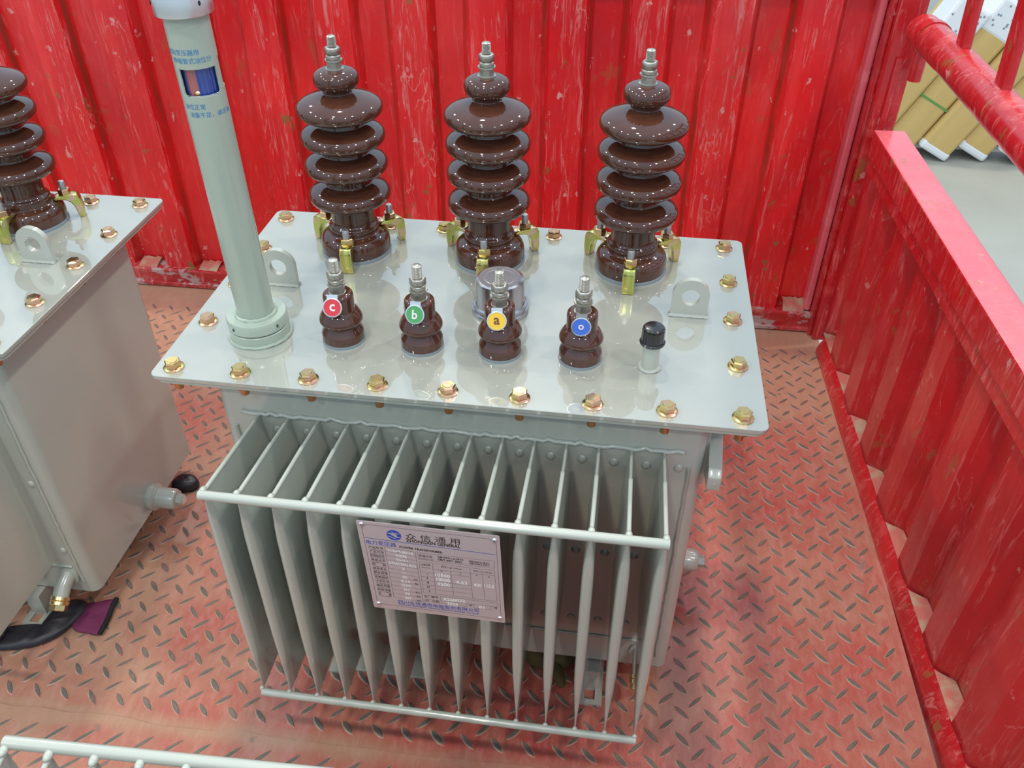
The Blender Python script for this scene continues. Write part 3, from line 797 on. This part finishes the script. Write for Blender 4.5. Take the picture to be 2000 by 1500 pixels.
# ---- nameplate
PT=[('众 信 通 用', 0.3385, 0.143, 0.7208, 0.1364, 0.0632, 'k'), ('ZHONGXIN GENERAL', 0.3372, 0.1739, 0.7219, 0.176, 0.0354, 'k'), ('电力变压器', 0.0445, 0.2451, 0.2603, 0.2456, 0.0491, 'b'), ('POWER TRANSFORMER', 0.2824, 0.2478, 0.5884, 0.2579, 0.0234, 'k'), ('产品型号', 0.0532, 0.2871, 0.1589, 0.2921, 0.0275, 'k'), ('Product type', 0.0545, 0.3033, 0.1573, 0.3086, 0.0102, 'k'), ('S13-M-30/10', 0.1906, 0.3011, 0.3706, 0.3128, 0.0283, 'w'), ('产品代号', 0.0534, 0.3344, 0.1587, 0.3393, 0.0278, 'k'), ('Product code', 0.0547, 0.3506, 0.1571, 0.3559, 0.0102, 'k'), ('7G07B', 0.2398, 0.3526, 0.322, 0.3577, 0.0285, 'w'), ('联结组标号', 0.0536, 0.382, 0.1585, 0.3869, 0.028, 'k'), ('Connection symbol', 0.0549, 0.3984, 0.157, 0.4036, 0.0103, 'k'), ('Dyn11', 0.2397, 0.4001, 0.3222, 0.4051, 0.0287, 'w'), ('绝缘水平', 0.0538, 0.43, 0.1584, 0.4348, 0.0282, 'k'), ('Insulation level', 0.0551, 0.4465, 0.1568, 0.4517, 0.0103, 'k'), ('LI75AC35/LI AC5', 0.1832, 0.4433, 0.3784, 0.4549, 0.029, 'w'), ('相\u3000\u3000数', 0.054, 0.4784, 0.1582, 0.4832, 0.0284, 'k'), ('Number of phases', 0.0553, 0.4951, 0.1566, 0.5002, 0.0105, 'k'), ('3', 0.2722, 0.499, 0.29, 0.5, 0.0292, 'w'), ('使用条件', 0.0542, 0.5273, 0.158, 0.5319, 0.0287, 'k'), ('Service condition', 0.0555, 0.5441, 0.1564, 0.5491, 0.0106, 'k'), ('户外', 0.2645, 0.5471, 0.2979, 0.5489, 0.0295, 'w'), ('额定频率', 0.0544, 0.5765, 0.1579, 0.5811, 0.0289, 'k'), ('Rated frequency', 0.0557, 0.5934, 0.1563, 0.5984, 0.0106, 'k'), ('50', 0.2645, 0.5962, 0.298, 0.598, 0.0297, 'w'), ('HZ', 0.3492, 0.6074, 0.376, 0.6087, 0.0192, 'k'), ('短路阻抗', 0.0546, 0.6261, 0.1577, 0.6307, 0.0291, 'k'), ('Impedance', 0.056, 0.6432, 0.1561, 0.6482, 0.0107, 'k'), ('4.14', 0.2476, 0.6444, 0.315, 0.6479, 0.03, 'w'), ('%', 0.3491, 0.6569, 0.376, 0.6582, 0.0193, 'k'), ('冷却方式', 0.0548, 0.6762, 0.1575, 0.6807, 0.0294, 'k'), ('Cooling', 0.0562, 0.6934, 0.1559, 0.6983, 0.0108, 'k'), ('ONAN', 0.2476, 0.6944, 0.3152, 0.6977, 0.0303, 'w'), ('器身吊重', 0.055, 0.7267, 0.1573, 0.7311, 0.0297, 'k'), ('Active part', 0.0564, 0.7441, 0.1557, 0.7489, 0.011, 'k'), ('217', 0.256, 0.7454, 0.307, 0.7478, 0.0305, 'w'), ('KG', 0.3489, 0.7572, 0.3761, 0.7584, 0.0197, 'k'), ('绝缘油重', 0.0552, 0.7776, 0.1572, 0.782, 0.0299, 'k'), ('Oil weight', 0.0566, 0.7951, 0.1555, 0.8, 0.011, 'k'), ('79', 0.2645, 0.7968, 0.2986, 0.7984, 0.0307, 'w'), ('KG', 0.3488, 0.808, 0.3761, 0.8091, 0.0199, 'k'), ('总\u3000\u3000重', 0.0554, 0.829, 0.157, 0.8333, 0.0302, 'k'), ('Total weight', 0.0568, 0.8467, 0.1554, 0.8514, 0.0112, 'k'), ('387', 0.2559, 0.8475, 0.3074, 0.8497, 0.0311, 'w'), ('KG', 0.3487, 0.8592, 0.3761, 0.8603, 0.02, 'k'), ('标准代号：', 0.4147, 0.323, 0.5157, 0.3263, 0.029, 'k'), ('Standard code', 0.4132, 0.344, 0.5175, 0.3449, 0.01, 'k'), ('GB1094.1,2-2013', 0.5482, 0.3126, 0.7301, 0.3126, 0.0216, 'k'), ('GB/T 6451-2023', 0.5467, 0.3379, 0.7176, 0.3412, 0.0217, 'k'), ('GB20052-2024', 0.7704, 0.3173, 0.9116, 0.3185, 0.0196, 'k'), ('GB1094.3-2017', 0.7712, 0.3412, 0.9165, 0.3425, 0.0197, 'k'), ('分接位置', 0.4166, 0.4199, 0.4868, 0.4184, 0.024, 'k'), ('Tapping position', 0.4178, 0.4454, 0.4821, 0.4466, 0.0121, 'k'), ('高压 High Voltage', 0.5634, 0.4186, 0.7142, 0.42, 0.022, 'k'), ('低压 Low Voltage', 0.7964, 0.4236, 0.9313, 0.4225, 0.0217, 'k'), ('V', 0.5576, 0.4698, 0.5704, 0.4687, 0.0185, 'k'), ('A', 0.6942, 0.4723, 0.7069, 0.4713, 0.0184, 'k'), ('V', 0.8112, 0.4713, 0.8237, 0.4702, 0.0183, 'k'), ('A', 0.8999, 0.4709, 0.9123, 0.4698, 0.0182, 'k'), ('I', 0.4498, 0.519, 0.4521, 0.5205, 0.0225, 'k'), ('II', 0.447, 0.5709, 0.4552, 0.5714, 0.0227, 'k'), ('III', 0.4441, 0.6232, 0.4584, 0.6228, 0.0229, 'k'), ('IV', 0.4412, 0.676, 0.4616, 0.6746, 0.0231, 'k'), ('V', 0.4456, 0.7281, 0.4576, 0.728, 0.0233, 'k'), ('10500', 0.5123, 0.525, 0.62, 0.5292, 0.0393, 'w'), ('10000', 0.518, 0.5763, 0.6174, 0.579, 0.0396, 'w'), ('9500', 0.5206, 0.6324, 0.6117, 0.6344, 0.04, 'w'), ('4.62', 0.6579, 0.5836, 0.7447, 0.5843, 0.0357, 'w'), ('400', 0.7887, 0.592, 0.8449, 0.592, 0.0374, 'w'), ('115.5', 0.865, 0.5868, 0.9372, 0.5879, 0.0372, 'w'), ('出厂编号', 0.4073, 0.7959, 0.5109, 0.7954, 0.0316, 'k'), ('出厂日期', 0.4063, 0.8471, 0.5138, 0.8477, 0.0319, 'k'), ('A260022', 0.546, 0.8107, 0.7126, 0.8008, 0.0334, 'w'), ('2026', 0.5735, 0.8548, 0.6571, 0.8535, 0.0336, 'w'), ('年', 0.7374, 0.843, 0.761, 0.8427, 0.0255, 'k'), ('01', 0.8135, 0.8527, 0.8515, 0.8526, 0.0332, 'w'), ('月', 0.9217, 0.8379, 0.9449, 0.8386, 0.0252, 'k'), ('四川众信通用电能股份有限公司', 0.2, 0.9155, 0.8088, 0.9084, 0.0467, 'b'), ('Sichuan Zhongxin General Electric Energy Co.,Ltd.', 0.2014, 0.9353, 0.8078, 0.9362, 0.0204, 'b')]
PL=[(0.07, 0.0301, 0.9267, 0.0389, 4, 'k'), (0.034, 0.0651, 0.0347, 0.9076, 4, 'k'), (0.9743, 0.083, 0.9722, 0.9213, 4, 'k'), (0.0751, 0.9458, 0.9307, 0.9587, 4, 'k'), (0.07, 0.0301, 0.034, 0.0651, 4, 'k'), (0.9267, 0.0389, 0.9743, 0.083, 4, 'k'), (0.0347, 0.9076, 0.0751, 0.9458, 4, 'k'), (0.9722, 0.9213, 0.9307, 0.9587, 4, 'k'), (0.0399, 0.176, 0.9637, 0.2024, 8, 'b'), (0.1711, 0.2562, 0.3906, 0.279, 3, 'k'), (0.1712, 0.303, 0.3907, 0.325, 3, 'k'), (0.1713, 0.3502, 0.3908, 0.3714, 3, 'k'), (0.1713, 0.3978, 0.391, 0.4182, 3, 'k'), (0.1714, 0.4458, 0.3911, 0.4653, 3, 'k'), (0.1715, 0.4942, 0.3912, 0.5129, 3, 'k'), (0.1715, 0.543, 0.3914, 0.5608, 3, 'k'), (0.1716, 0.5922, 0.3915, 0.6091, 3, 'k'), (0.1717, 0.6418, 0.3916, 0.6579, 3, 'k'), (0.1718, 0.6919, 0.3918, 0.7071, 3, 'k'), (0.1718, 0.7423, 0.3919, 0.7566, 3, 'k'), (0.1719, 0.7932, 0.392, 0.8066, 3, 'k'), (0.172, 0.8446, 0.3922, 0.857, 3, 'k'), (0.1711, 0.2562, 0.172, 0.8446, 3, 'k'), (0.3906, 0.279, 0.3922, 0.8574, 3, 'k'), (0.4062, 0.2794, 0.9512, 0.2756, 3, 'k'), (0.4067, 0.354, 0.9506, 0.3551, 3, 'k'), (0.4062, 0.2794, 0.4067, 0.354, 3, 'k'), (0.9512, 0.2756, 0.9506, 0.3551, 3, 'k'), (0.4079, 0.3783, 0.9478, 0.3823, 3, 'k'), (0.5024, 0.449, 0.9477, 0.4407, 3, 'k'), (0.4064, 0.7396, 0.9498, 0.7417, 3, 'k'), (0.4079, 0.3783, 0.4064, 0.7396, 3, 'k'), (0.9478, 0.3823, 0.9498, 0.7417, 3, 'k'), (0.5039, 0.3776, 0.4996, 0.7353, 3, 'k'), (0.6306, 0.4329, 0.6301, 0.7351, 3, 'k'), (0.7725, 0.3822, 0.7708, 0.7367, 3, 'k'), (0.8593, 0.4338, 0.8606, 0.7401, 3, 'k'), (0.4085, 0.4948, 0.7731, 0.4864, 3, 'k'), (0.408, 0.5443, 0.6283, 0.5372, 3, 'k'), (0.4076, 0.5913, 0.7705, 0.5885, 3, 'k'), (0.407, 0.6435, 0.7688, 0.6327, 3, 'k'), (0.4067, 0.6914, 0.7698, 0.6854, 3, 'k'), (0.5278, 0.7624, 0.9494, 0.7608, 3, 'k'), (0.5276, 0.8178, 0.9501, 0.8086, 3, 'k'), (0.5278, 0.7624, 0.5287, 0.85, 3, 'k'), (0.9494, 0.7608, 0.9513, 0.8084, 3, 'k'), (0.5287, 0.85, 0.7194, 0.8502, 3, 'k'), (0.721, 0.8129, 0.7222, 0.8545, 3, 'k'), (0.7739, 0.8112, 0.7753, 0.8547, 3, 'k'), (0.7753, 0.8547, 0.901, 0.8543, 3, 'k'), (0.9021, 0.8125, 0.901, 0.8543, 3, 'k')]
PW, PH, PYY = .1558, .1468, -.1335
NP = Matrix.Translation((.2852, PYY, -.0635)) @ Matrix.Rotation(math.radians(90), 4, 'X') @ Matrix.Rotation(math.radians(-.4), 4, 'Z') @ Matrix(((1, .045, 0, 0), (0, 1, 0, 0), (0, 0, 1, 0), (0, 0, 0, 1))).inverted()
def pl2(bm): bm.transform(NP)
bm = BM(); t_ = BM(); prism(t_, rrect(0, PW, -PH, 0, .002, 3), -.0010, 0); merge(bm, t_); pl2(bm)
plate = part('nameplate', bm, 'plate', 30, label='pinkish steel rating plate with black, blue and white print')
def T2(bm): bm.transform(NP); bm.transform(Matrix.Translation(-O))
inks = {'k': BM(), 'b': BM(), 'w': BM()}
def ptext(s, s0, t0, s1, t1, h, c):
    vs, ps, x0, x1, y0, y1 = textbm(s, .022 if c == 'k' and h > .02 else .012)
    A = Vector((s0 * PW, -t0 * PH)); B = Vector((s1 * PW, -t1 * PH)); ln = (B - A).length; d = (B - A).normalized(); nrm = Vector((-d.y, d.x))
    bm = inks[c]; bb = []
    for v in vs:
        p = A + d * ((v[0] - x0) / (x1 - x0) * ln) + nrm * ((v[1] - y0) / (y1 - y0) * h * PH)
        bb.append(bm.verts.new((p.x, p.y, .00018)))
    for q in ps:
        try: bm.faces.new([bb[i] for i in q])
        except ValueError: pass
for a in PT: ptext(*a)
for s0, t0, s1, t1, w, c in PL:
    A = Vector((s0 * PW, -t0 * PH)); B = Vector((s1 * PW, -t1 * PH)); d = (B - A).normalized(); nrm = Vector((-d.y, d.x)) * w * .00004
    faces(inks[c], [(*(A + nrm), .00015), (*(A - nrm), .00015), (*(B - nrm), .00015), (*(B + nrm), .00015)], [(0, 1, 2, 3)])
# round blue emblem with the two pale wing sweeps
lx, ly, lr = .2565 * PW, -.115 * PH, .0080
bm = inks['b']; c_ = bm.verts.new((lx, ly, .00012)); ring = [bm.verts.new((lx + lr * math.cos(2 * PI * i / 40), ly + lr * math.sin(2 * PI * i / 40), .00012)) for i in range(40)]
for i in range(40): bm.faces.new((c_, ring[i], ring[(i + 1) % 40]))
wing = BM()
def sweep(bm, pts, ws, z):
    L_, R2 = [], []
    for i, p in enumerate(pts):
        a = Vector(pts[max(i - 1, 0)]); b = Vector(pts[min(i + 1, len(pts) - 1)]); d = (b - a).normalized(); n_ = Vector((-d.y, d.x))
        L_.append(bm.verts.new((lx + lr * (p[0] + n_.x * ws[i]), ly + lr * (p[1] + n_.y * ws[i]), z))); R2.append(bm.verts.new((lx + lr * (p[0] - n_.x * ws[i]), ly + lr * (p[1] - n_.y * ws[i]), z)))
    for i in range(len(pts) - 1): bm.faces.new((L_[i], L_[i + 1], R2[i + 1], R2[i]))
sweep(wing, [(-.92, .28), (-.55, .30), (-.15, .12), (.15, -.18), (.5, -.38), (.95, -.22)], [.02, .13, .17, .16, .10, .01], .0002)
sweep(wing, [(-.45, .72), (-.1, .48), (.18, .2), (.34, -.12), (.32, -.3)], [.01, .08, .12, .10, .05], .00022)
sweep(wing, [(-.9, -.25), (-.5, -.32), (-.05, -.62), (.45, -.72)], [.01, .07, .07, .01], .00022)
sweep(wing, [(.18, .42), (.5, .36), (.85, .38)], [.10, .07, .01], .00022)
T2(wing); obj('emblem', tomesh(wing, 'emblem', 'plate', 0), plate, label='pale bird sweeps across the round blue emblem')
for c, mt, lb in (('k', 'ink_dark', 'black print'), ('b', 'ink_blue', 'blue print'), ('w', 'ink_white', 'white stamped values')):
    T2(inks[c]); obj('lettering', tomesh(inks[c], 'print', mt, 0), plate, label=lb)
bm = BM(); rv = tomesh((lambda b: (lathe(b, [(.0030, 0), (.0028, .0010), (.0020, .0018), (.0008, .0021), (0, .0019)], 18), b)[1])(bm), 'rivet', 'rim', 60)
for s_, t_q in ((.0349, .0302), (.9643, .0465), (.044, .9412), (.9631, .9427)):
    p = NP @ Vector((s_ * PW, -t_q * PH, 0)); obj('rivet', rv, plate, p - O, (PI / 2, 0, 0))
# ================================================================ the other two transformers
n2 = copy_tree(root); n2.location = O + Vector((-.916, .012, 0))
n2['label'] = 'grey transformer at the left edge showing its plain right end and one tall brown bushing'
for ch in n2.children:
    if ch.name.startswith('hoisting_bracket') or ch.name.startswith('nameplate'):
        for g_ in list(ch.children): bpy.data.objects.remove(g_)
        bpy.data.objects.remove(ch)
n3 = copy_tree(root); n3.rotation_euler = (0, 0, PI + math.radians(2.2))
tgt = Vector((.069, -.4205)); loc_ = Vector((.6175, -.126)) - Vector((.36, .215)); a_ = PI + math.radians(2.2)
r_ = Vector((loc_.x * math.cos(a_) - loc_.y * math.sin(a_), loc_.x * math.sin(a_) + loc_.y * math.cos(a_)))
n3.location = (tgt.x - r_.x, tgt.y - r_.y, FZ)
n3['label'] = 'grey transformer in the bottom left corner with only a finned radiator edge in view'
# its bushings and gauge are far outside the picture; keep the body
for ch in list(n3.children):
    if ch.name.split('.')[0] in ('high_voltage_bushing', 'low_voltage_bushing', 'oil_level_gauge', 'nameplate', 'pressure_relief_cap'):
        for g_ in list(ch.children): bpy.data.objects.remove(g_)
        bpy.data.objects.remove(ch)
# ================================================================ gloves and pads on the bed
def blob(pts, h, z0, rim=.35, seed=0, mi=0, wr=.0):
    """cushion-like body over a closed outline"""
    bm = BM(); c = Vector((sum(p[0] for p in pts) / len(pts), sum(p[1] for p in pts) / len(pts)))
    # densify the outline with Catmull-Rom
    P_ = []; n_ = len(pts)
    for i in range(n_):
        p0, p1, p2, p3 = (Vector(pts[(i + k) % n_]) for k in (-1, 0, 1, 2))
        for q in range(4):
            t = q / 4; P_.append(.5 * ((2 * p1) + (-p0 + p2) * t + (2 * p0 - 5 * p1 + 4 * p2 - p3) * t * t + (-p0 + 3 * p1 - 3 * p2 + p3) * t ** 3))
    rings = []
    for f, g_ in ((.94, 0), (1, .25), (.99, .5), (.9, .8), (.72, .95), (.45, 1.0), (.2, 1.0)):
        rings.append([bm.verts.new((c.x + (p.x - c.x) * f, c.y + (p.y - c.y) * f, z0 + h * g_ + (wr * noise.noise(Vector((p.x * 40 * f, p.y * 40, seed))) if g_ > .6 else 0))) for p in P_])
    for a, b in zip(rings, rings[1:]):
        for i in range(len(P_)):
            j = (i + 1) % len(P_); bm.faces.new((a[i], a[j], b[j], b[i])).material_index = mi
    bm.faces.new(rings[-1]).material_index = mi; bm.faces.new(rings[0]).material_index = mi
    return bm
def glove(name, label, palm, cuff, hem, fingers, mats, h=.02):
    c = (sum(p[0] for p in palm) / len(palm), sum(p[1] for p in palm) / len(palm))
    r = bpy.data.objects.new(name, None); C.objects.link(r); r.location = (c[0], c[1], FZ + .0022); r['label'] = label; r['category'] = 'glove'; r['group'] = 'work gloves under the transformers'
    sh = lambda pts: [(p[0] - c[0], p[1] - c[1]) for p in pts]
    obj('palm', tomesh(blob(sh(palm), h, 0, wr=.004), 'palm', mats[0], 80), r)
    if cuff:
        obj('cuff', tomesh(blob(sh(cuff), h * .5, 0, seed=3, wr=.005), 'cuff', mats[1], 80), r)
        hp = [(Vector(hem[0]).lerp(Vector(hem[1]), i / 6)) for i in range(7)]
        bm = BM(); tube(bm, [(p.x - c[0], p.y - c[1], h * .30 + .0015 * math.sin(i * 1.3)) for i, p in enumerate(hp)], .0042, 8); obj('hem', tomesh(bm, 'hem', mats[2], 80), r)
    for f in fingers:
        bm = BM(); n_ = len(f); tube(bm, [(p[0] - c[0], p[1] - c[1], h * .45) for p in f], [.0095, .0098, .0088, .005][:n_] if n_ == 4 else .009, 10); obj('finger', tomesh(bm, 'finger', mats[0], 80), r)
glove('work_glove', 'black coated work glove with a purple cuff lying under the left transformer',
      [(-.395, -.044), (-.360, -.040), (-.334, -.031), (-.308, -.010), (-.292, .022), (-.286, .052), (-.302, .064), (-.326, .058), (-.338, .020), (-.346, -.006), (-.400, -.010)],
      [(-.300, .056), (-.278, .066), (-.250, .074), (-.245, .040), (-.241, .007), (-.266, .006), (-.286, .008), (-.300, .024)], ((-.249, .076), (-.240, .006)),
      [[(-.385, -.030), (-.405, -.028), (-.425, -.024), (-.440, -.020)], [(-.385, -.018), (-.405, -.012), (-.425, -.006), (-.438, .000)]], ('rubber', 'purple', 'hem'), .015)
glove('work_glove', 'crumpled black and olive glove on the floor under the middle transformer',
      [(.455, .050), (.490, .040), (.520, .052), (.530, .085), (.512, .120), (.470, .118), (.448, .085)], [(.470, .110), (.512, .112), (.520, .150), (.475, .152)], ((.473, .153), (.521, .151)),
      [[(.49, .06), (.50, .04), (.508, .022), (.512, .012)]], ('olive', 'rubber', 'hem'), .026)
bm = blob([(-.020, -.016), (.016, -.014), (.027, .004), (.012, .016), (-.018, .014)], .022, 0, seed=4, wr=.003)
obj('rubber_block', tomesh(bm, 'block', 'rubber', 80), loc=(-.2530, .3500, FZ + .002), label='black rubber lump sticking out beside the white stub of the left transformer', category='rubber block')
